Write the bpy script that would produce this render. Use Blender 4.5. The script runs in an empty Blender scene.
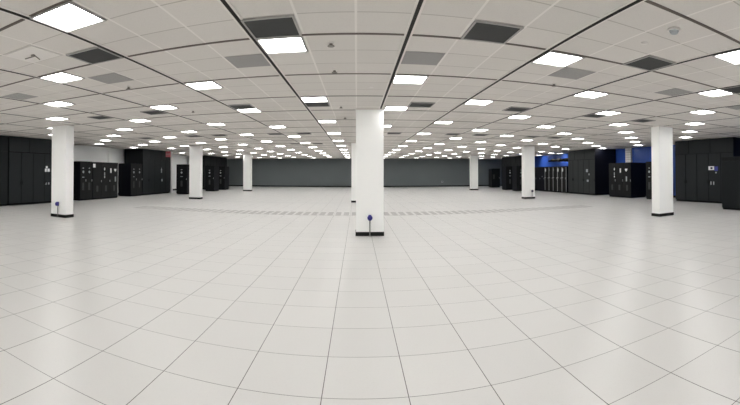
import bpy, bmesh, math, random
from mathutils import Matrix, Vector
random.seed(4)
S = bpy.context.scene
COL = S.collection
PI = math.pi
T = 0.6096                                   # one 24 inch floor / ceiling tile

# ---------------------------------------------------------------- camera (a cylindrical phone panorama)
EYE, FOC, PITCH, CX, CY = 1.571, 386.9, 0.0122, 356.8, 168.3
ROOM_H = 3.19
cd = bpy.data.cameras.new('camera')
cam = bpy.data.objects.new('camera', cd)
COL.objects.link(cam)
S.render.engine = 'CYCLES'
cd.type = 'PANO'
cd.panorama_type = 'CENTRAL_CYLINDRICAL'
cd.central_cylindrical_range_u_min = -370 / FOC
cd.central_cylindrical_range_u_max = 370 / FOC
cd.central_cylindrical_range_v_min = (CY - 405) / FOC
cd.central_cylindrical_range_v_max = CY / FOC
cd.central_cylindrical_radius = 1
cd.clip_end = 200
cam.matrix_world = (Matrix.Translation((0, 0, EYE)) @ Matrix.Rotation(PI / 2 + PITCH, 4, 'X')
                    @ Matrix.Rotation(-(370 - CX) / FOC, 4, 'Y'))
S.camera = cam


def project(X, Y, Z):                        # only used to count what can be seen, for the labels
    Z -= EYE
    c, s = math.cos(PITCH), math.sin(PITCH)
    z2 = Y * c + Z * s
    y2 = Z * c - Y * s
    return CX + FOC * math.atan2(X, z2), CY - FOC * y2 / math.hypot(X, z2)


# ---------------------------------------------------------------- materials
def mat(name, col, rough=0.5, spec=0.5, metal=0.0, noise=0.0, nscale=8.0, bump=0.0, bscale=60.0):
    m = bpy.data.materials.new(name)
    m.use_nodes = True
    nt = m.node_tree
    b = nt.nodes['Principled BSDF']
    b.inputs['Base Color'].default_value = (*col, 1)
    b.inputs['Roughness'].default_value = rough
    b.inputs['Specular IOR Level'].default_value = spec
    b.inputs['Metallic'].default_value = metal
    tc = nt.nodes.new('ShaderNodeTexCoord')
    if noise:
        n = nt.nodes.new('ShaderNodeTexNoise')
        n.inputs['Scale'].default_value = nscale
        n.inputs['Detail'].default_value = 3
        nt.links.new(tc.outputs['Object'], n.inputs['Vector'])
        r = nt.nodes.new('ShaderNodeMapRange')
        r.inputs['To Min'].default_value = 1 - noise
        r.inputs['To Max'].default_value = 1 + noise
        nt.links.new(n.outputs['Fac'], r.inputs['Value'])
        mx = nt.nodes.new('ShaderNodeVectorMath')
        mx.operation = 'SCALE'
        mx.inputs[0].default_value = col
        nt.links.new(r.outputs['Result'], mx.inputs['Scale'])
        nt.links.new(mx.outputs['Vector'], b.inputs['Base Color'])
    if bump:
        n2 = nt.nodes.new('ShaderNodeTexNoise')
        n2.inputs['Scale'].default_value = bscale
        nt.links.new(tc.outputs['Object'], n2.inputs['Vector'])
        bp = nt.nodes.new('ShaderNodeBump')
        bp.inputs['Strength'].default_value = bump
        bp.inputs['Distance'].default_value = 0.01
        nt.links.new(n2.outputs['Fac'], bp.inputs['Height'])
        nt.links.new(bp.outputs['Normal'], b.inputs['Normal'])
    return m


def emit(name, col, strength):
    m = bpy.data.materials.new(name)
    m.use_nodes = True
    nt = m.node_tree
    nt.nodes.clear()
    e = nt.nodes.new('ShaderNodeEmission')
    e.inputs[0].default_value = (*col, 1)
    e.inputs[1].default_value = strength
    o = nt.nodes.new('ShaderNodeOutputMaterial')
    nt.links.new(e.outputs[0], o.inputs[0])
    return m


class Nodes:                                 # tiny maths-node helper
    def __init__(self, m):
        self.nt = m.node_tree

    def f(self, op, a, b=None):
        n = self.nt.nodes.new('ShaderNodeMath')
        n.operation = op
        for i, v in enumerate((a, b)):
            if v is None:
                continue
            if isinstance(v, (int, float)):
                n.inputs[i].default_value = v
            else:
                self.nt.links.new(v, n.inputs[i])
        return n.outputs[0]

    def xyz(self):
        tc = self.nt.nodes.new('ShaderNodeTexCoord')
        s = self.nt.nodes.new('ShaderNodeSeparateXYZ')
        self.nt.links.new(tc.outputs['Object'], s.inputs[0])
        return s.outputs[0], s.outputs[1], s.outputs[2], tc.outputs['Object']

    def line(self, coord, origin, pitch, width):          # 1 inside a joint line, else 0
        u = self.f('DIVIDE', self.f('SUBTRACT', coord, origin), pitch)
        fr = self.f('FRACT', u)
        d = self.f('MINIMUM', fr, self.f('SUBTRACT', 1.0, fr))
        return self.f('LESS_THAN', d, width / 2 / pitch), self.f('FLOOR', u)

    def mix(self, fac, a, b):
        n = self.nt.nodes.new('ShaderNodeMix')
        n.data_type = 'RGBA'
        self.nt.links.new(fac, n.inputs[0])
        for i, v in ((6, a), (7, b)):
            if isinstance(v, tuple):
                n.inputs[i].default_value = (*v, 1)
            else:
                self.nt.links.new(v, n.inputs[i])
        return n.outputs[2]

    def vary(self, a, b, lo, hi, col):                    # random brightness per tile
        cx = self.nt.nodes.new('ShaderNodeCombineXYZ')
        self.nt.links.new(a, cx.inputs[0])
        self.nt.links.new(b, cx.inputs[1])
        w = self.nt.nodes.new('ShaderNodeTexWhiteNoise')
        w.noise_dimensions = '2D'
        self.nt.links.new(cx.outputs[0], w.inputs['Vector'])
        r = self.nt.nodes.new('ShaderNodeMapRange')
        r.inputs['To Min'].default_value = lo
        r.inputs['To Max'].default_value = hi
        self.nt.links.new(w.outputs['Value'], r.inputs['Value'])
        sc = self.nt.nodes.new('ShaderNodeVectorMath')
        sc.operation = 'SCALE'
        sc.inputs[0].default_value = col
        self.nt.links.new(r.outputs['Result'], sc.inputs['Scale'])
        return sc.outputs[0]


FX, FY = -0.246, 2.709                       # floor joint origin
GX, GY, PX, PY = 0.60, 4.47, 1.829, 1.81     # main ceiling runner origin and pitch


def floor_material():
    m = mat('raised_floor_laminate', (0.7, 0.68, 0.66), 0.33, 0.5)
    N = Nodes(m)
    x, y, z, vec = N.xyz()
    lx, ix = N.line(x, FX, T, 0.0064)
    ly, iy = N.line(y, FY, T, 0.0050)
    base = N.vary(ix, iy, 0.98, 1.015, (0.645, 0.637, 0.622))
    seam = N.f('LESS_THAN', N.f('ABSOLUTE', N.f('SUBTRACT', y, 20.2)), 0.16)
    base = N.mix(seam, base, (0.58, 0.577, 0.57))
    n = m.node_tree.nodes.new('ShaderNodeTexNoise')
    n.inputs['Scale'].default_value = 55
    n.inputs['Detail'].default_value = 4
    m.node_tree.links.new(vec, n.inputs['Vector'])
    speck = N.f('MULTIPLY', N.f('GREATER_THAN', n.outputs['Fac'], 0.60), 0.07)
    base = N.mix(speck, base, (0.45, 0.43, 0.41))
    out = N.mix(N.f('MAXIMUM', lx, ly), base, (0.11, 0.105, 0.10))
    b = m.node_tree.nodes['Principled BSDF']
    m.node_tree.links.new(out, b.inputs['Base Color'])
    return m


def ceiling_material():
    m = mat('mineral_fibre_tile', (0.7, 0.67, 0.64), 0.9, 0.15)
    N = Nodes(m)
    x, y, z, vec = N.xyz()
    lx, ix = N.line(x, GX, PX / 3, 0.026)
    ly, iy = N.line(y, GY, PY / 3, 0.018)
    base = N.vary(ix, iy, 0.97, 1.02, (0.74, 0.712, 0.68))
    n = m.node_tree.nodes.new('ShaderNodeTexNoise')
    n.inputs['Scale'].default_value = 70
    m.node_tree.links.new(vec, n.inputs['Vector'])
    base = N.mix(N.f('MULTIPLY', N.f('GREATER_THAN', n.outputs['Fac'], 0.58), 0.10), base, (0.5, 0.48, 0.46))
    out = N.mix(ly, base, (0.53, 0.50, 0.47))
    out = N.mix(lx, out, (0.84, 0.81, 0.78))
    b = m.node_tree.nodes['Principled BSDF']
    m.node_tree.links.new(out, b.inputs['Base Color'])
    return m


def striped(name, col, pitch, width, dark, rough=0.45, axis=0):
    m = mat(name, col, rough, 0.3)
    N = Nodes(m)
    c = N.xyz()
    l, i = N.line(c[axis], 0.0, pitch, width)
    out = N.mix(l, col, dark)
    m.node_tree.links.new(out, m.node_tree.nodes['Principled BSDF'].inputs['Base Color'])
    return m


M = dict(
    floor=floor_material(), ceil=ceiling_material(),
    slate=mat('slate_grey_paint', (0.175, 0.195, 0.203), 0.6, 0.3, noise=0.08, nscale=0.5),
    greywall=mat('pale_grey_paint', (0.96, 0.975, 0.965), 0.6, 0.3, noise=0.04, nscale=1.0),
    blue=mat('glossy_blue_paint', (0.06, 0.15, 0.58), 0.22, 0.6, noise=0.12, nscale=0.6),
    column=mat('white_column_paint', (0.98, 0.985, 0.97), 0.45, 0.4, noise=0.01, nscale=2),
    stone=striped('ribbed_white_trim', (0.95, 0.94, 0.93), 0.16, 0.02, (0.5, 0.49, 0.48), axis=2),
    rubber=mat('black_rubber', (0.014, 0.015, 0.014), 0.6, 0.2),
    char=striped('charcoal_panel', (0.0145, 0.0185, 0.021), 0.125, 0.008, (0.010, 0.013, 0.015), 0.5),
    char2=mat('charcoal_sheet', (0.009, 0.012, 0.0135), 0.5, 0.25, noise=0.1, nscale=3),
    grey_unit=striped('grey_panel', (0.034, 0.039, 0.040), 0.2, 0.01, (0.022, 0.025, 0.026), 0.42),
    black=mat('black_enamel', (0.0055, 0.0065, 0.0075), 0.45, 0.25, noise=0.15, nscale=4),
    navy=mat('blue_black_enamel', (0.003, 0.0035, 0.008), 0.45, 0.2, noise=0.15, nscale=4),
    mesh=striped('perforated_black_door', (0.006, 0.006, 0.007), 0.02, 0.009, (0.003, 0.003, 0.003), 0.6, 2),
    louvre=striped('grey_louvre', (0.075, 0.077, 0.08), 0.03, 0.012, (0.02, 0.02, 0.02), 0.45, 2),
    gap=mat('shadow_gap', (0.006, 0.006, 0.007), 0.8, 0.1),
    white=mat('white_label', (0.85, 0.86, 0.87), 0.5, 0.3),
    pale=mat('pale_grey_label', (0.42, 0.45, 0.47), 0.4, 0.4),
    silver=mat('brushed_silver', (0.5, 0.51, 0.52), 0.4, 0.5, 0.3),
    chrome=mat('satin_steel', (0.55, 0.56, 0.58), 0.3, 0.5, 0.8),
    bluelabel=mat('blue_label', (0.06, 0.07, 0.30), 0.4, 0.4),
    screen=mat('dark_screen', (0.05, 0.05, 0.09), 0.15, 0.6),
    runner=mat('dark_runner', (0.02, 0.017, 0.016), 0.6, 0.2),
    runner2=mat('brown_runner', (0.15, 0.125, 0.11), 0.6, 0.3),
    flange=mat('white_runner_edge', (0.80, 0.77, 0.74), 0.6, 0.3),
    frame=mat('white_light_frame', (0.45, 0.44, 0.43), 0.6, 0.2),
    grille=striped('dark_grille', (0.062, 0.064, 0.064), 0.025, 0.010, (0.03, 0.031, 0.031), 0.6, 1),
    greypanel=striped('grey_perforated_panel', (0.40, 0.39, 0.385), 0.02, 0.006, (0.30, 0.29, 0.285), 0.7, 1),
    whitetile=mat('white_tile', (0.80, 0.775, 0.75), 0.7, 0.3),
    slot=striped('perforated_slot', (0.54, 0.53, 0.52), 0.02, 0.008, (0.42, 0.41, 0.405), 0.6, 1),
    tile=mat('floor_tile_laminate', (0.66, 0.65, 0.635), 0.36, 0.4, noise=0.03, nscale=20),
    outlet=mat('blue_plastic', (0.035, 0.03, 0.22), 0.35, 0.5),
    outlet_dark=mat('dark_plastic', (0.02, 0.02, 0.05), 0.35, 0.5),
    conduit=mat('grey_conduit', (0.22, 0.22, 0.21), 0.4, 0.5, 0.4),
    red=mat('red_sign', (0.85, 0.24, 0.28), 0.4, 0.4),
    bronze=mat('sprinkler_metal', (0.22, 0.20, 0.18), 0.4, 0.5, 0.3),
    lamp=emit('lit_diffuser', (1.0, 0.995, 0.98), 16.0),
)


# ---------------------------------------------------------------- mesh building
class MB:
    def __init__(self):
        self.bm = bmesh.new()

    def box(self, x0, x1, y0, y1, z0, z1, bevel=0.0):
        vs = bmesh.ops.create_cube(self.bm, size=1)['verts']
        for v in vs:
            v.co = Vector(((x0 + x1) / 2 + v.co.x * (x1 - x0), (y0 + y1) / 2 + v.co.y * (y1 - y0),
                           (z0 + z1) / 2 + v.co.z * (z1 - z0)))
        if bevel:
            es = list({e for v in vs for e in v.link_edges})
            bmesh.ops.bevel(self.bm, geom=es, offset=bevel, segments=2, affect='EDGES', profile=0.6)
        return self

    def cyl(self, c, axis, r, length, seg=24, r2=None):
        rot = Vector((0, 0, 1)).rotation_difference(Vector(axis)).to_matrix().to_4x4()
        bmesh.ops.create_cone(self.bm, cap_ends=True, segments=seg, radius1=r, radius2=r if r2 is None else r2,
                              depth=length, matrix=Matrix.Translation(c) @ rot)
        return self

    def prism(self, pts, y0, y1):                          # polygon in local x,z pushed from y0 to y1
        a = [self.bm.verts.new((p[0], y0, p[1])) for p in pts]
        b = [self.bm.verts.new((p[0], y1, p[1])) for p in pts]
        n = len(pts)
        self.bm.faces.new(a)
        self.bm.faces.new(b[::-1])
        for i in range(n):
            self.bm.faces.new((a[i], b[i], b[(i + 1) % n], a[(i + 1) % n]))
        return self

    def mesh(self, name, m):
        me = bpy.data.meshes.new(name)
        bmesh.ops.recalc_face_normals(self.bm, faces=self.bm.faces)
        self.bm.to_mesh(me)
        self.bm.free()
        me.materials.append(M[m])
        return me

    def obj(self, name, m, parent=None):
        o = bpy.data.objects.new(name, self.mesh(name, m))
        COL.objects.link(o)
        if parent:
            o.parent = parent
        return o


def tag(o, label, cat, group=None):
    o['label'] = label
    o['category'] = cat
    if group:
        o['group'] = group
    return o


def thing(name, label, cat, loc=(0, 0, 0), rotz=0.0, group=None):
    o = bpy.data.objects.new(name, None)
    o.empty_display_size = 0.1
    COL.objects.link(o)
    o.location = loc
    o.rotation_euler = (0, 0, rotz)
    return tag(o, label, cat, group)


def dup(root, loc, label, group=None):
    r = root.copy()
    COL.objects.link(r)
    r.location = loc
    r['label'] = label
    if group:
        r['group'] = group
    for ch in list(root.children):
        c = ch.copy()
        COL.objects.link(c)
        c.parent = r
        for g in list(ch.children):
            d = g.copy()
            COL.objects.link(d)
            d.parent = c
    return r


def struct(name, mb, m):
    o = mb.obj(name, m)
    o['kind'] = 'structure'
    return o


ORD = ['', 'first', 'second', 'third', 'fourth', 'fifth', 'sixth', 'seventh', 'eighth', 'ninth', 'tenth', 'eleventh',
       'twelfth', 'thirteenth', 'fourteenth', 'fifteenth', 'sixteenth', 'seventeenth', 'eighteenth', 'nineteenth',
       'twentieth', 'twenty-first', 'twenty-second', 'twenty-third', 'twenty-fourth', 'twenty-fifth', 'twenty-sixth',
       'twenty-seventh', 'twenty-eighth', 'twenty-ninth', 'thirtieth', 'thirty-first', 'thirty-second']

# ---------------------------------------------------------------- the room
XL, XR, YN, YF = -15.45, 17.05, -7.0, 43.3
struct('floor', MB().box(XL - .2, XR + .2, YN - .2, YF + .2, -0.2, 0), 'floor')
struct('ceiling', MB().box(XL - .2, XR + .2, YN - .2, YF + .2, ROOM_H, ROOM_H + 0.2), 'ceil')
struct('wall_far', MB().box(XL - .2, XR + .2, YF, YF + .2, 0, ROOM_H), 'slate')
struct('wall_left', MB().box(XL - .2, XL, YN, YF, 0, ROOM_H), 'greywall')
struct('wall_right', MB().box(XR, XR + .2, YN, YF, 0, ROOM_H), 'blue')
struct('wall_near', MB().box(XL - .2, XR + .2, YN - .2, YN, 0, ROOM_H), 'greywall')
struct('baseboard_far', MB().box(XL, XR, YF - .02, YF, 0, .13), 'rubber')
struct('baseboard_left', MB().box(XL, XL + .02, YN, YF - .02, 0, .13), 'rubber')
struct('baseboard_right', MB().box(XR - .02, XR, YN, YF - .02, 0, .13), 'rubber')
# main ceiling runners: dark reveals running away from the camera (with pale edges) and brown ones across
ra, rb, rc = MB(), MB(), MB()
for j in range(-8, 9):
    x = GX + PX * j
    ra.box(x - .019, x + .019, YN, YF, ROOM_H - .012, ROOM_H)
    rc.box(x - .048, x - .021, YN, YF, ROOM_H - .007, ROOM_H)
    rc.box(x + .021, x + .048, YN, YF, ROOM_H - .007, ROOM_H)
for i in range(-6, 22):
    y = GY + PY * i
    if YN < y < YF:
        rb.box(XL, XR, y - .023, y + .023, ROOM_H - .006, ROOM_H)
struct('trim_1', ra, 'runner')
struct('trim_2', rb, 'runner2')
struct('trim_3', rc, 'flange')
# pilasters on the two side walls and the free wall end beyond the left air handlers
struct('trim_4', MB().box(XL, XL + .12, 20.55, 20.95, 0, ROOM_H), 'column')
struct('trim_5', MB().box(XR - .15, XR, 19.75, 20.3, 0, ROOM_H), 'stone')
struct('wall_end', MB().box(-14.2, -13.78, 26.5, 26.75, 0, ROOM_H), 'column')

OCC = []                                     # boxes that hide things, for counting what is seen


def occluder(x0, x1, y0, y1, z1=ROOM_H):
    OCC.append((x0, x1, y0, y1, 0, z1))


def hidden(p):
    o = Vector((0, 0, EYE))
    d = Vector(p) - o
    for x0, x1, y0, y1, z0, z1 in OCC:
        t0, t1 = 0.0, 0.999
        for k, (a, b) in enumerate(((x0, x1), (y0, y1), (z0, z1))):
            if abs(d[k]) < 1e-9:
                if not a < o[k] < b:
                    t0 = 2
                continue
            u, v = (a - o[k]) / d[k], (b - o[k]) / d[k]
            t0, t1 = max(t0, min(u, v)), min(t1, max(u, v))
        if t0 < t1:
            return True
    return False


def seen(x, y, z, r=0.25):
    if y < 0.3:
        return False
    px, py = project(x, y, z)
    if not (-6 < px < 746 and -8 < py < 405):
        return False
    return any(not hidden((x + a * r, y + b * r, z)) for a in (-1, 0, 1) for b in (-1, 0, 1))


# ---------------------------------------------------------------- columns
def column(x, y, label):
    t = thing('column', label, 'column', (x, y, 0))
    MB().box(-.345, .345, 0, .40, .10, ROOM_H - .002, .006).obj('shaft', 'column', t)
    MB().box(-.357, .357, -.012, .412, 0, .10, .004).obj('baseboard', 'rubber', t)
    MB().box(-.36, .36, -.015, .415, ROOM_H - .035, ROOM_H - .002).obj('ceiling_collar', 'flange', t)
    occluder(x - .345, x + .345, y, y + .4)


column(0.325, 9.66, 'large white column in the middle of the room, nearest to the viewer')
column(0.06, 20.6, 'white column almost hidden behind the large middle column')
column(-9.335, 9.61, 'white column at far left, with blue outlet, standing before the tall air handlers')
column(9.865, 9.58, 'white column at far right without an outlet, before the tall charcoal air handler')
column(-9.36, 21.0, 'left-hand white column without outlet, just beside the red exit sign')
column(10.06, 21.0, 'right-hand white column with small dark outlet near its base')
column(-9.36, 32.1, 'small distant white column at left, in front of the slate wall')
column(10.58, 33.7, 'small distant white column at right, in front of the slate wall')


def outlet(x, y, label, m):
    t = thing('power_outlet', label, 'outlet', (x, y - .014, 0))
    MB().cyl((0, -.016, .20), (0, 0, 1), .014, .40, 12).obj('conduit', 'conduit', t)
    MB().box(-.035, .035, -.05, .012, .39, .53, .008).cyl((0, -.06, .46), (0, 1, 0), .063, .05, 28).obj('outlet_box', m, t)
    MB().cyl((0, -.09, .46), (0, 1, 0), .045, .02, 24).cyl((0, -.103, .46), (0, 1, 0), .012, .012, 12).obj('cap', m, t)
    MB().box(-.03, .03, -.03, .0, .0, .012, .003).obj('floor_flange', 'conduit', t)


outlet(0.325, 9.66, 'round blue power outlet on a thin conduit, on the large middle column', 'outlet')
outlet(-9.33, 9.61, 'round dark blue power outlet on the front of the far left column', 'outlet')
outlet(10.2, 21.0, 'small dark power outlet low on the right-hand column before the racks', 'outlet_dark')

# ---------------------------------------------------------------- cabinets (front faces local -y; local x to the viewer's right)
LEFT, RIGHT, FRONT = PI / 2, -PI / 2, 0.0


def round_pts(cx, cz, rx, rz, n=20):
    return [(cx + rx * math.cos(2 * PI * k / n), cz + rz * math.sin(2 * PI * k / n)) for k in range(n)]


def patch(parent, name, m, x, z, w, h, y=-.022, shape='rect', d=.006):
    mb = MB()
    if shape == 'rect':
        mb.box(x - w / 2, x + w / 2, y - d, y, z - h / 2, z + h / 2)
    elif shape == 'disc':
        mb.prism(round_pts(x, z, w / 2, h / 2), y - d, y)
    elif shape == 'diamond':
        mb.prism([(x - w / 2, z), (x, z + h / 2), (x + w / 2, z), (x, z - h / 2)], y - d, y)
    elif shape == 'shield':
        mb.prism([(x - w / 2, z + h * .35), (x - w * .3, z + h / 2), (x, z + h * .38), (x + w * .3, z + h / 2),
                  (x + w / 2, z + h * .35), (x + w * .42, z), (x, z - h / 2), (x - w * .42, z)], y - d, y)
    elif shape == 'arrow':
        mb.prism([(x - w / 2, z - h * .05), (x, z + h / 2), (x + w / 2, z - h * .05), (x + w * .22, z - h * .05),
                  (x + w * .35, z - h / 2), (x - w * .35, z - h / 2), (x - w * .22, z - h * .05)], y - d, y)
    return mb.obj(name, m, parent)


def occ_rot(loc, rot, w, d, h):
    if rot == LEFT:
        occluder(loc[0] - d, loc[0], loc[1] - w / 2, loc[1] + w / 2, h)
    elif rot == RIGHT:
        occluder(loc[0], loc[0] + d, loc[1] - w / 2, loc[1] + w / 2, h)
    else:
        occluder(loc[0] - w / 2, loc[0] + w / 2, loc[1], loc[1] + d, h)


def air_handler(label, loc, rot, w, d, doors=5, uppers=(.26, .37, .37), m='char', side='char2', marks=None, handles=True):
    """tall charcoal cooling unit: plinth, body, row of doors, plenum panels reaching the ceiling"""
    h, seam = ROOM_H - .012, 2.46
    t = thing('air_handler', label, 'air handler', loc, rot)
    MB().box(-w / 2 + .03, w / 2 - .03, .03, d, 0, .08).obj('plinth', 'gap', t)
    MB().box(-w / 2, w / 2, 0, d, .08, h).obj('body', side, t)
    dw = w / doors
    ds = []
    for k in range(doors):
        x0 = -w / 2 + dw * k
        o = MB().box(.017, dw - .017, -.022, 0, 0, seam - .115, .004).obj('door', m, t)
        o.location = (x0, 0, .10)
        ds.append(o)
        if handles:
            hx = dw - .06 if k % 2 == 0 else .06
            MB().box(hx - .012, hx + .012, -.045, -.022, .86, 1.02, .004).obj('handle', 'black', o)
    x = -w / 2
    for u in uppers:
        o = MB().box(.017, u * w - .017, -.022, 0, 0, h - seam - .034, .004).obj('plenum_panel', m, t)
        o.location = (x, 0, seam + .017)
        x += u * w
    if marks:
        marks(t)
    occ_rot(loc, rot, w, d, h)
    return t


def marks_A(t):                              # white stepped sticker, two latches
    x = .56
    patch(t, 'sticker', 'white', x - .05, 1.79, .13, .11)
    patch(t, 'sticker', 'white', x - .11, 1.64, .12, .16)
    patch(t, 'sticker', 'white', x + .08, 1.64, .16, .16)
    patch(t, 'latch', 'chrome', x - .10, .98, .07, .10, d=.02)
    patch(t, 'latch', 'chrome', x + .09, .98, .07, .10, d=.02)


def marks_I(t):
    x = .55
    patch(t, 'control_display', 'white', x, 1.72, .36, .19)
    patch(t, 'display_screen', 'screen', x + .02, 1.72, .12, .09, y=-.028)
    patch(t, 'sticker', 'bluelabel', x + .30, 1.69, .22, .22)
    patch(t, 'sticker', 'pale', x + .29, 1.50, .10, .08, shape='disc')
    patch(t, 'latch', 'chrome', x - .02, .98, .06, .16, d=.02)
    patch(t, 'latch', 'chrome', x + .15, .98, .06, .16, d=.02)


def marks_D(t):
    patch(t, 'sticker', 'pale', .58, 1.74, .24, .38, shape='arrow')
    patch(t, 'latch', 'pale', .66, 1.0, .24, .2, shape='disc')


def marks_E(t):
    patch(t, 'control_display', 'pale', .80, 1.68, .24, .20)
    patch(t, 'sticker', 'pale', 1.05, 1.42, .13, .12)
    patch(t, 'sticker', 'pale', .88, .98, .22, .15)


XLF, XRF = -13.8, 15.15                      # planes of the left and right cabinet fronts
air_handler('tall charcoal air handler with white stickers, left of the far left column', (XLF, 12.83, 0), LEFT, 3.76, 1.5,
            uppers=(.33, .37, .30), side='gap', marks=marks_A)
air_handler('plain dark end unit cut off by the left edge of the photo', (XLF - .02, 10.0, 0), LEFT, 1.85, 1.5, doors=2,
            uppers=(.5, .5), m='char2', handles=False)
air_handler('tall charcoal air handler behind the two-door cabinet, beneath the exit sign', (XLF, 24.35, 0), LEFT, 4.05, 1.5,
            uppers=(.26, .37, .37), side='black', marks=marks_D)
air_handler('tall dark unit with grey square marks, right of the silver-striped racks', (XRF, 23.15, 0), RIGHT, 3.5, 1.78,
            m='grey_unit', side='navy', marks=marks_E)
air_handler('tall charcoal air handler with white display, right of the far right column', (XRF, 12.16, 0), RIGHT, 3.76, 1.5,
            side='navy', marks=marks_I)
air_handler('tall black unit at far left end, behind two small black cabinets', (XLF, 36.3, 0), LEFT, 6.4, 1.4, doors=8,
            uppers=(.25, .25, .25, .25), m='black', side='black', handles=False)
air_handler('tall dark unit at far right end, behind two small black cabinets', (XRF, 36.0, 0), RIGHT, 5.0, 1.4, doors=6,
            uppers=(.25, .25, .25, .25), m='black', side='black', handles=False)


def cabinet_shell(name, label, cat, loc, rot, w, d, h, group=None, side='navy'):
    t = thing(name, label, cat, loc, rot, group)
    MB().box(-w / 2 + .02, w / 2 - .02, .02, d - .02, 0, .07).obj('plinth', 'gap', t)
    MB().box(-w / 2, w / 2, 0, d, .07, h, .006).obj('body', side, t)
    occ_rot(loc, rot, w, d, h)
    return t


def gauge_cabinet(label, loc, rot, w, d, doors=2, h=2.15, label_doors=None):
    """power cabinet: each door has a round meter, a small plate above it, a louvre at the bottom"""
    t = cabinet_shell('power_cabinet', label, 'cabinet', loc, rot, w, d, h)
    dw = w / doors
    for k in range(doors):
        o = MB().box(.008, dw - .008, -.022, 0, 0, h - .12, .004).obj('door', 'black', t)
        o.location = (-w / 2 + k * dw, 0, .09)
        c = dw / 2
        patch(o, 'meter', 'pale', c, 1.48, .14, .14, shape='disc', d=.012)
        patch(o, 'name_plate', 'silver', c, 1.69, .11, .05)
        if k == 0:
            patch(o, 'name_plate', 'pale', c, 1.19, .17, .045)
        patch(o, 'louvre', 'louvre', c, .68, min(.16, dw * .4), .42)
        MB().box(dw - .05, dw - .03, -.045, -.022, .95, 1.07, .003).obj('handle', 'silver', o)
    return t


def switch_cabinet(label, loc, rot, w, d, spots, h=2.14, sign=False, strip=False):
    """three-door switchgear with white stickers"""
    t = cabinet_shell('switchgear_cabinet', label, 'cabinet', loc, rot, w, d, h)
    dw = w / 3
    for k in range(3):
        o = MB().box(.008, dw - .008, -.022, 0, 0, h - .12, .004).obj('door', 'black', t)
        o.location = (-w / 2 + k * dw, 0, .09)
        patch(o, 'louvre', 'louvre', dw / 2, .52, .18, .34)
        MB().box(dw - .05, dw - .03, -.045, -.022, .9, 1.02, .003).obj('handle', 'silver', o)
    a, b, c = spots
    patch(t, 'sticker', 'white', a, 1.75, .12, .22, shape='diamond')
    patch(t, 'sticker', 'pale', a, 1.46, .09, .20)
    patch(t, 'sticker', 'white', a, 1.28, .12, .12, shape='diamond')
    patch(t, 'sticker', 'white', b, 1.66, .13, .27)
    patch(t, 'sticker', 'white', c, 1.68, .25, .20, shape='shield')
    patch(t, 'sticker', 'pale', c + .02, 1.15, .12, .30)
    if sign:
        patch(t, 'sign_plate', 'white', -w / 2 + .12, 1.93, .22, .21)
    if strip:
        patch(t, 'edge_strip', 'silver', w / 2 - .03, 1.07, .045, 1.9)
    return t


gauge_cabinet('black two-door cabinet with round grey meters, just right of the far left column', (XLF, 16.39, 0), LEFT, 1.04, 1.0)
switch_cabinet('black cabinet with white stickers and square white sign, against the grey wall', (XLF, 18.2, 0), LEFT, 2.46, 1.0,
               (-.14, .48, .92), sign=True, strip=True)
gauge_cabinet('black two-door cabinet with grey meters, in front of the tall left air handler', (XLF + .02, 21.52, 0), LEFT, 1.40, 0.95)
switch_cabinet('black cabinet with white stickers below the white pilaster on the blue wall', (XRF - .05, 18.7, 0), RIGHT, 2.2, 1.2,
               (-.5, .1, .66))
gauge_cabinet('black cabinet partly hidden behind the left edge of the far right column', (XRF, 15.75, 0), RIGHT, 1.2, 1.0, doors=2)
gauge_cabinet('black cabinet half hidden by the left-hand column, right of the exit sign', (-12.25, 25.2, 0), FRONT, .85, 1.6, doors=1, h=2.16)
gauge_cabinet('left one of two small black cabinets beside the left-hand column', (-12.15, 30.4, 0), FRONT, .80, 1.2, doors=1)
gauge_cabinet('right one of two small black cabinets beside the left-hand column', (-12.3, 33.5, 0), FRONT, .80, 1.2, doors=1)
gauge_cabinet('left one of two small black cabinets beside the right-hand column', (13.62, 32.6, 0), FRONT, .78, 1.0, doors=1)
gauge_cabinet('right one of two small black cabinets beside the right-hand column', (13.55, 30.0, 0), FRONT, .78, 1.0, doors=1)

# plain black cabinets
t = cabinet_shell('equipment_cabinet', 'plain black cabinet at the right edge of the photo, nearest on that side', 'cabinet',
                  (12.9, 8.15, 0), RIGHT, 2.4, 1.1, 2.15, side='char2')
for k in range(2):
    o = MB().box(.008, 1.192, -.022, 0, 0, 1.86, .004).obj('side_panel', 'char2', t)
    o.location = (-1.2 + 1.2 * k, 0, .10)
MB().box(-1.2, 1.2, -.024, 0, 1.98, 2.14, .004).obj('top_panel', 'black', t)

t = cabinet_shell('equipment_cabinet', 'dark cabinet standing alone before the slate wall at far right', 'cabinet',
                  (14.65, 39.0, 0), FRONT, .95, 1.0, 2.02, side='black')
o = MB().box(.01, .94, -.022, 0, 0, 1.88, .004).obj('door', 'char2', t)
o.location = (-.475, 0, .09)
patch(o, 'name_plate', 'louvre', .25, 1.05, .2, .5)
MB().box(.86, .88, -.045, -.022, .85, 1.0, .003).obj('handle', 'silver', o)

t = cabinet_shell('equipment_cabinet', 'black cabinet under the blue wall, right beside the right-hand column', 'cabinet',
                  (XRF, 29.85, 0), RIGHT, 2.3, 1.0, 2.03, side='navy')
for k in range(3):
    o = MB().box(.008, 2.3 / 3 - .008, -.022, 0, 0, 1.90, .004).obj('door', 'navy', t)
    o.location = (-1.15 + 2.3 / 3 * k, 0, .09)
    if k == 2:
        patch(o, 'name_plate', 'pale', .35, 1.14, .10, .09)
    MB().box(.68, .70, -.045, -.022, .9, 1.02, .003).obj('handle', 'silver', o)

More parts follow.
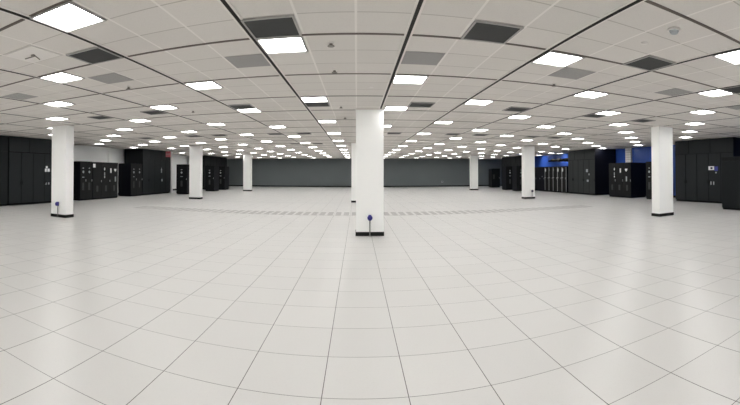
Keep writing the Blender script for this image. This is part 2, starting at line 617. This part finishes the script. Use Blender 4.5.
# five server racks with silver uprights
for k in range(5):
    y = 28.32 - .70 * k
    t = cabinet_shell('server_rack', '%s black server rack from the left in the silver-striped row' % ORD[k + 1], 'rack',
                      (XRF, y, 0), RIGHT, .69, 1.0, 2.04, 'silver-striped server racks', side='navy')
    o = MB().box(.085, .68, -.02, 0, 0, 1.90, .004).obj('door', 'mesh', t)
    o.location = (-.345, 0, .09)
    MB().box(.60, .62, -.04, -.02, .95, 1.10, .003).obj('handle', 'silver', o)
    MB().box(-.345, -.29, -.026, 0, .09, 1.98, .004).obj('upright', 'silver', t)
    patch(t, 'bracket', 'silver', -.27, 1.16, .24, .07, y=-.022)
    if k in (0, 3, 4):
        patch(t, 'sticker', 'white', -.20, 1.76, .20, .30, y=-.026, shape='disc')
    else:
        patch(t, 'sticker', 'pale', -.24, 1.78, .12, .18, y=-.026)
    if k == 4:
        MB().box(.305, .345, -.026, 0, .09, 1.98, .004).obj('upright', 'silver', t)

# cable tray hanging over the racks
t = thing('cable_tray', 'black cable tray with bundled cables hanging above the silver-striped racks', 'cable tray', (15.7, 26.85, 2.52))
mb = MB().box(-.26, -.24, -1.75, 1.75, -.06, .06).box(.24, .26, -1.75, 1.75, -.06, .06)
for k in range(12):
    mb.box(-.25, .25, -1.7 + .29 * k, -1.67 + .29 * k, -.05, -.03)
mb.obj('tray', 'gap', t)
mb = MB()
for k in range(8):
    yy = -1.42 + .40 * k
    mb.cyl((-.1 + .1 * (k % 3), yy, .03 + .03 * (k % 2)), (0.05, 1, 0.02), .09 + .025 * (k % 3), .60, 10)
mb.obj('cable_bundle', 'rubber', t)
for k in range(4):
    for sx in (-.25, .25):
        MB().cyl((sx, -1.6 + 1.1 * k, (ROOM_H - 2.52) / 2 - .01), (0, 0, 1), .008, ROOM_H - 2.52 - .02, 6).obj('hanger_rod', 'gap', t)

# small things on the walls
t = thing('exit_sign', 'small red exit sign hanging from the ceiling above the left air handler', 'sign', (-13.45, 25.35, ROOM_H))
MB().cyl((0, 0, -.03), (0, 0, 1), .03, .06, 12).obj('mount', 'white', t)
MB().box(-.19, .19, -.035, .035, -.48, -.06, .008).obj('housing', 'red', t)
cu = bpy.data.curves.new('lettering', 'FONT')
cu.body = 'EXIT'
cu.size = .16
cu.align_x = 'CENTER'
cu.extrude = .002
tmp = bpy.data.objects.new('tmp_text', cu)
COL.objects.link(tmp)
bpy.context.view_layer.update()
me = bpy.data.meshes.new_from_object(tmp.evaluated_get(bpy.context.evaluated_depsgraph_get()))
bpy.data.objects.remove(tmp)
me.materials.clear()
me.materials.append(M['white'])
o = bpy.data.objects.new('lettering', me)
COL.objects.link(o)
o.parent = t
o.location = (0, -.038, -.33)
o.rotation_euler = (PI / 2, 0, 0)

t = thing('wall_panel', 'small black electrical box on the grey wall beside the free white wall end', 'electrical box', (XL, 33.1, 1.25), LEFT)
MB().box(-.30, .30, -.16, 0, -.3, .75, .01).obj('box', 'black', t)
MB().box(-.27, .27, -.175, -.16, -.27, .72, .004).obj('cover', 'char2', t)
MB().box(.2, .22, -.195, -.175, .15, .3, .003).obj('handle', 'silver', t)
t = thing('wall_outlet', 'tiny pale outlet plate low on the slate far wall', 'outlet', (9.72, YF, .55))
MB().box(-.10, .10, -.015, 0, -.1, .1, .004).obj('plate', 'pale', t)
MB().box(-.05, .05, -.022, -.015, -.06, .06, .003).obj('socket', 'louvre', t)

# ---------------------------------------------------------------- perforated floor tiles in a row
slotm = MB()
for a in (.055, .36):
    slotm.box(a - T / 2, a + .20 - T / 2, -.57, .57, .0035, .006)
slot_me = slotm.mesh('perforated_slots', 'slot')
pan_me = MB().box(-T / 2 + .004, T / 2 - .004, -T + .004, T - .004, 0.0005, .004).mesh('panel', 'tile')
row_y = FY + T * 20
first = None
vis = [k for k in range(-15, 17)]
n = 0
hid = 0
for k in vis:
    x = FX + T * (k + .5)
    if seen(x, row_y, .005, .29):
        n += 1
        lab = '%s perforated floor tile from the left in the row behind the middle column' % ORD[n]
    else:
        lab = 'perforated floor tile hidden behind the large middle column'
    if first is None:
        first = thing('floor_tile', lab, 'floor tile', (x, row_y, 0), 0, 'row of perforated floor tiles')
        for nm, me in (('panel', pan_me), ('perforated_slots', slot_me)):
            o = bpy.data.objects.new(nm, me)
            COL.objects.link(o)
            o.parent = first
    else:
        dup(first, (x, row_y, 0), lab)

# ---------------------------------------------------------------- ceiling lights
tw, tl = PX / 3, PY / 3
mb = MB()
a, b, e = tw / 2 - .022, tl / 2 - .012, .022
mb.box(-a, a, -b, -b + e, -.02, 0).box(-a, a, b - e, b, -.02, 0)
mb.box(-a, -a + e, -b + e, b - e, -.02, 0).box(a - e, a, -b + e, b - e, -.02, 0)
frame_me = mb.mesh('frame', 'frame')
diff_me = MB().box(-a + e, a - e, -b + e, b - e, -.006, -.001).mesh('diffuser', 'lamp')
LN = {0: 'the line just right of the middle column', -1: 'the line just left of the middle column'}
for j in range(1, 9):
    LN[j] = 'the %s line right of the middle column' % ORD[j + 1]
for j in range(-9, -1):
    LN[j] = 'the %s line left of the middle column' % ORD[-j]
first = None
for j in range(-8, 9):
    x = GX + PX * (j + 1 / 6)
    if not XL + .4 < x < XR - .4:
        continue
    rows = []
    for i in range(-6, 22):
        if (i % 2 == 0) != (j % 2 != 0):
            continue
        f = 1 / 6
        ii = i
        if j in (0, -2) and i > 2:
            ii, f = i - 1, 5 / 6
        y = GY + PY * (ii + f)
        if YN + .4 < y < YF - 1.7:
            rows.append(y)
    n = 0
    xx = x
    for y in rows:
        x = xx + (.07 if j == 0 and 9 < y < 10 else 0)
        if any(x0 - .29 < x < x1 + .29 and y0 - .29 < y < y1 + .29 and z1 > 3 for x0, x1, y0, y1, z0, z1 in OCC):
            continue
        if seen(x, y, ROOM_H - .02):
            n += 1
            lab = '%s nearest square ceiling light in %s' % (ORD[n], LN[j])
            grp = 'square ceiling lights in rows'
        elif y < 3:
            lab, grp = 'square ceiling light overhead or behind the viewer, out of the frame', 'ceiling lights out of the frame'
        else:
            lab, grp = 'square ceiling light out of sight behind a column or tall unit', 'ceiling lights out of sight'
        if first is None:
            first = thing('ceiling_light', lab, 'light', (x, y, ROOM_H), 0, grp)
            for nm, me in (('frame', frame_me), ('diffuser', diff_me)):
                o = bpy.data.objects.new(nm, me)
                COL.objects.link(o)
                o.parent = first
        else:
            dup(first, (x, y, ROOM_H), lab, grp)

for y, lab in ((32.3, 'added far ceiling light washing the blue wall, nearest the right-hand column'),
               (28.4, 'added ceiling light washing the blue wall above the silver-striped racks')):
    dup(first, (16.45, y, ROOM_H), lab, 'added lights along the blue wall')  # extra lamps off the grid, added to brighten patches of the blue wall

# ---------------------------------------------------------------- return grilles and grey panels in the ceiling
face_me = MB().box(-a + e, a - e, -b + e, b - e, -.012, -.002).mesh('grille', 'grille')
grey_me = MB().box(-a, a, -b, b, -.005, -.001).mesh('panel', 'greypanel')
RN = {-.5: 'nearest', 2.5: 'second', 6.5: 'third', 9.5: 'fourth'}
first = None
for row, cols in ((-.5, (-13, -5, 3, 11, 19)), (2.5, (-25, -19, -11, -5, 3, 11, 19, 25)),
                  (6.5, (-33, -25, -21, -13, -9, 3, 11, 15, 23, 27)), (9.5, (-13, -9))):
    ri = {-.5: -1 / 6, 2.5: 2.5, 6.5: 6 + 1 / 6, 9.5: 9 + 1 / 6}[row]
    n = 0
    for c in cols:
        x, y = GX + PX * c / 6, GY + PY * ri
        n += 1
        lab = '%s dark square ceiling grille from the left in the %s grille row' % (ORD[n], RN[row])
        if first is None:
            first = thing('ceiling_grille', lab, 'ceiling grille', (x, y, ROOM_H), 0, 'dark ceiling grilles')
            for nm, me in (('frame', frame_me), ('grille', face_me)):
                o = bpy.data.objects.new(nm, me)
                COL.objects.link(o)
                o.parent = first
        else:
            dup(first, (x, y, ROOM_H), lab)
first = None
for n, c in enumerate((-23, -15, -7, 1, 9, 17, 25)):
    x, y = GX + PX * c / 6, GY + PY * .5
    lab = '%s pale grey perforated ceiling panel from the left' % ORD[n + 1]
    if first is None:
        first = bpy.data.objects.new('ceiling_panel', grey_me)
        COL.objects.link(first)
        first.location = (x, y, ROOM_H)
        tag(first, lab, 'ceiling panel', 'pale grey ceiling panels')
    else:
        o = first.copy()
        COL.objects.link(o)
        o.location = (x, y, ROOM_H)
        o['label'] = lab

# white ceiling access tile with a bent hook, upper left
t = thing('ceiling_hatch', 'white square ceiling hatch with a bent metal hook, upper left of the photo', 'ceiling hatch',
          (GX + PX * (-2.5), GY + PY * (-.5), ROOM_H))
MB().box(-a + .01, a - .01, -b + .01, b - .01, -.01, -.001, .003).obj('panel', 'whitetile', t)
MB().cyl((-.06, 0, -.03), (1, .3, .1), .008, .16, 8).cyl((.04, .03, -.04), (.2, 1, -.5), .007, .12, 8).cyl((0, 0, -.015), (0, 0, 1), .03, .02, 16).obj('hook', 'bronze', t)


def ceil_at(px, py):
    th = (px - CX) / FOC
    d = (math.sin(th), math.cos(th), (CY - py) / FOC)
    c, s = math.cos(PITCH), math.sin(PITCH)
    y, z = d[1] * c - d[2] * s, d[2] * c + d[1] * s
    k = (ROOM_H - EYE) / z
    return d[0] * k, y * k


SPR = [((331, 43), 'nearest small sprinkler head left of the middle column, beside a light'),
       ((334.5, 70), 'second nearest small sprinkler head left of the middle column'),
       ((341, 106.5), 'third nearest tiny sprinkler head just left of the middle column top'),
       ((345, 117.5), 'farthest tiny sprinkler head just left of the middle column top'),
       ((371, 87), 'faint round sprinkler cover on the tile above the middle column'),
       ((554, 84), 'small sprinkler head on the ceiling at right, beyond the first bright light'),
       ((128.5, 87), 'small sprinkler head at left, beyond the dark square grille'),
       ((193, 111), 'tiny sprinkler head at left between two rows of lights'),
       ((644, 43), 'faint round sprinkler cover at right, above the dark square grille')]
for (p, lab) in SPR:
    x, y = ceil_at(*p)
    t = thing('ceiling_sprinkler', lab, 'ceiling sprinkler', (x, y, ROOM_H), 0, 'ceiling sprinkler heads')
    MB().cyl((0, 0, -.005), (0, 0, 1), .045, .010, 24).obj('escutcheon', 'whitetile', t)
    if 'faint' not in lab:
        MB().cyl((0, 0, -.025), (0, 0, 1), .022, .03, 12).cyl((0, 0, -.040), (0, 0, 1), .045, .006, 16).obj('deflector', 'bronze', t)
    else:
        MB().cyl((0, 0, -.012), (0, 0, 1), .03, .006, 20).obj('cover_plate', 'flange', t)
x, y = ceil_at(674, 29)
t = thing('smoke_detector', 'round white smoke detector on the ceiling at upper right', 'smoke detector', (x, y, ROOM_H))
MB().cyl((0, 0, -.012), (0, 0, 1), .075, .024, 32).obj('base', 'whitetile', t)
MB().cyl((0, 0, -.038), (0, 0, -1), .058, .03, 32, .04).obj('sensor', 'pale', t)

# ---------------------------------------------------------------- world and view
w = bpy.data.worlds.new('world')
S.world = w
w.use_nodes = True
w.node_tree.nodes['Background'].inputs[0].default_value = (0.8, 0.85, 0.9, 1)
w.node_tree.nodes['Background'].inputs[1].default_value = 0.05
S.view_settings.view_transform = 'Standard'
S.view_settings.look = 'None'
S.view_settings.exposure = 0.08
S.view_settings.gamma = 0.92
S.cycles.use_denoising = True
S.cycles.max_bounces = 8
S.cycles.diffuse_bounces = 5
S.cycles.sample_clamp_indirect = 8
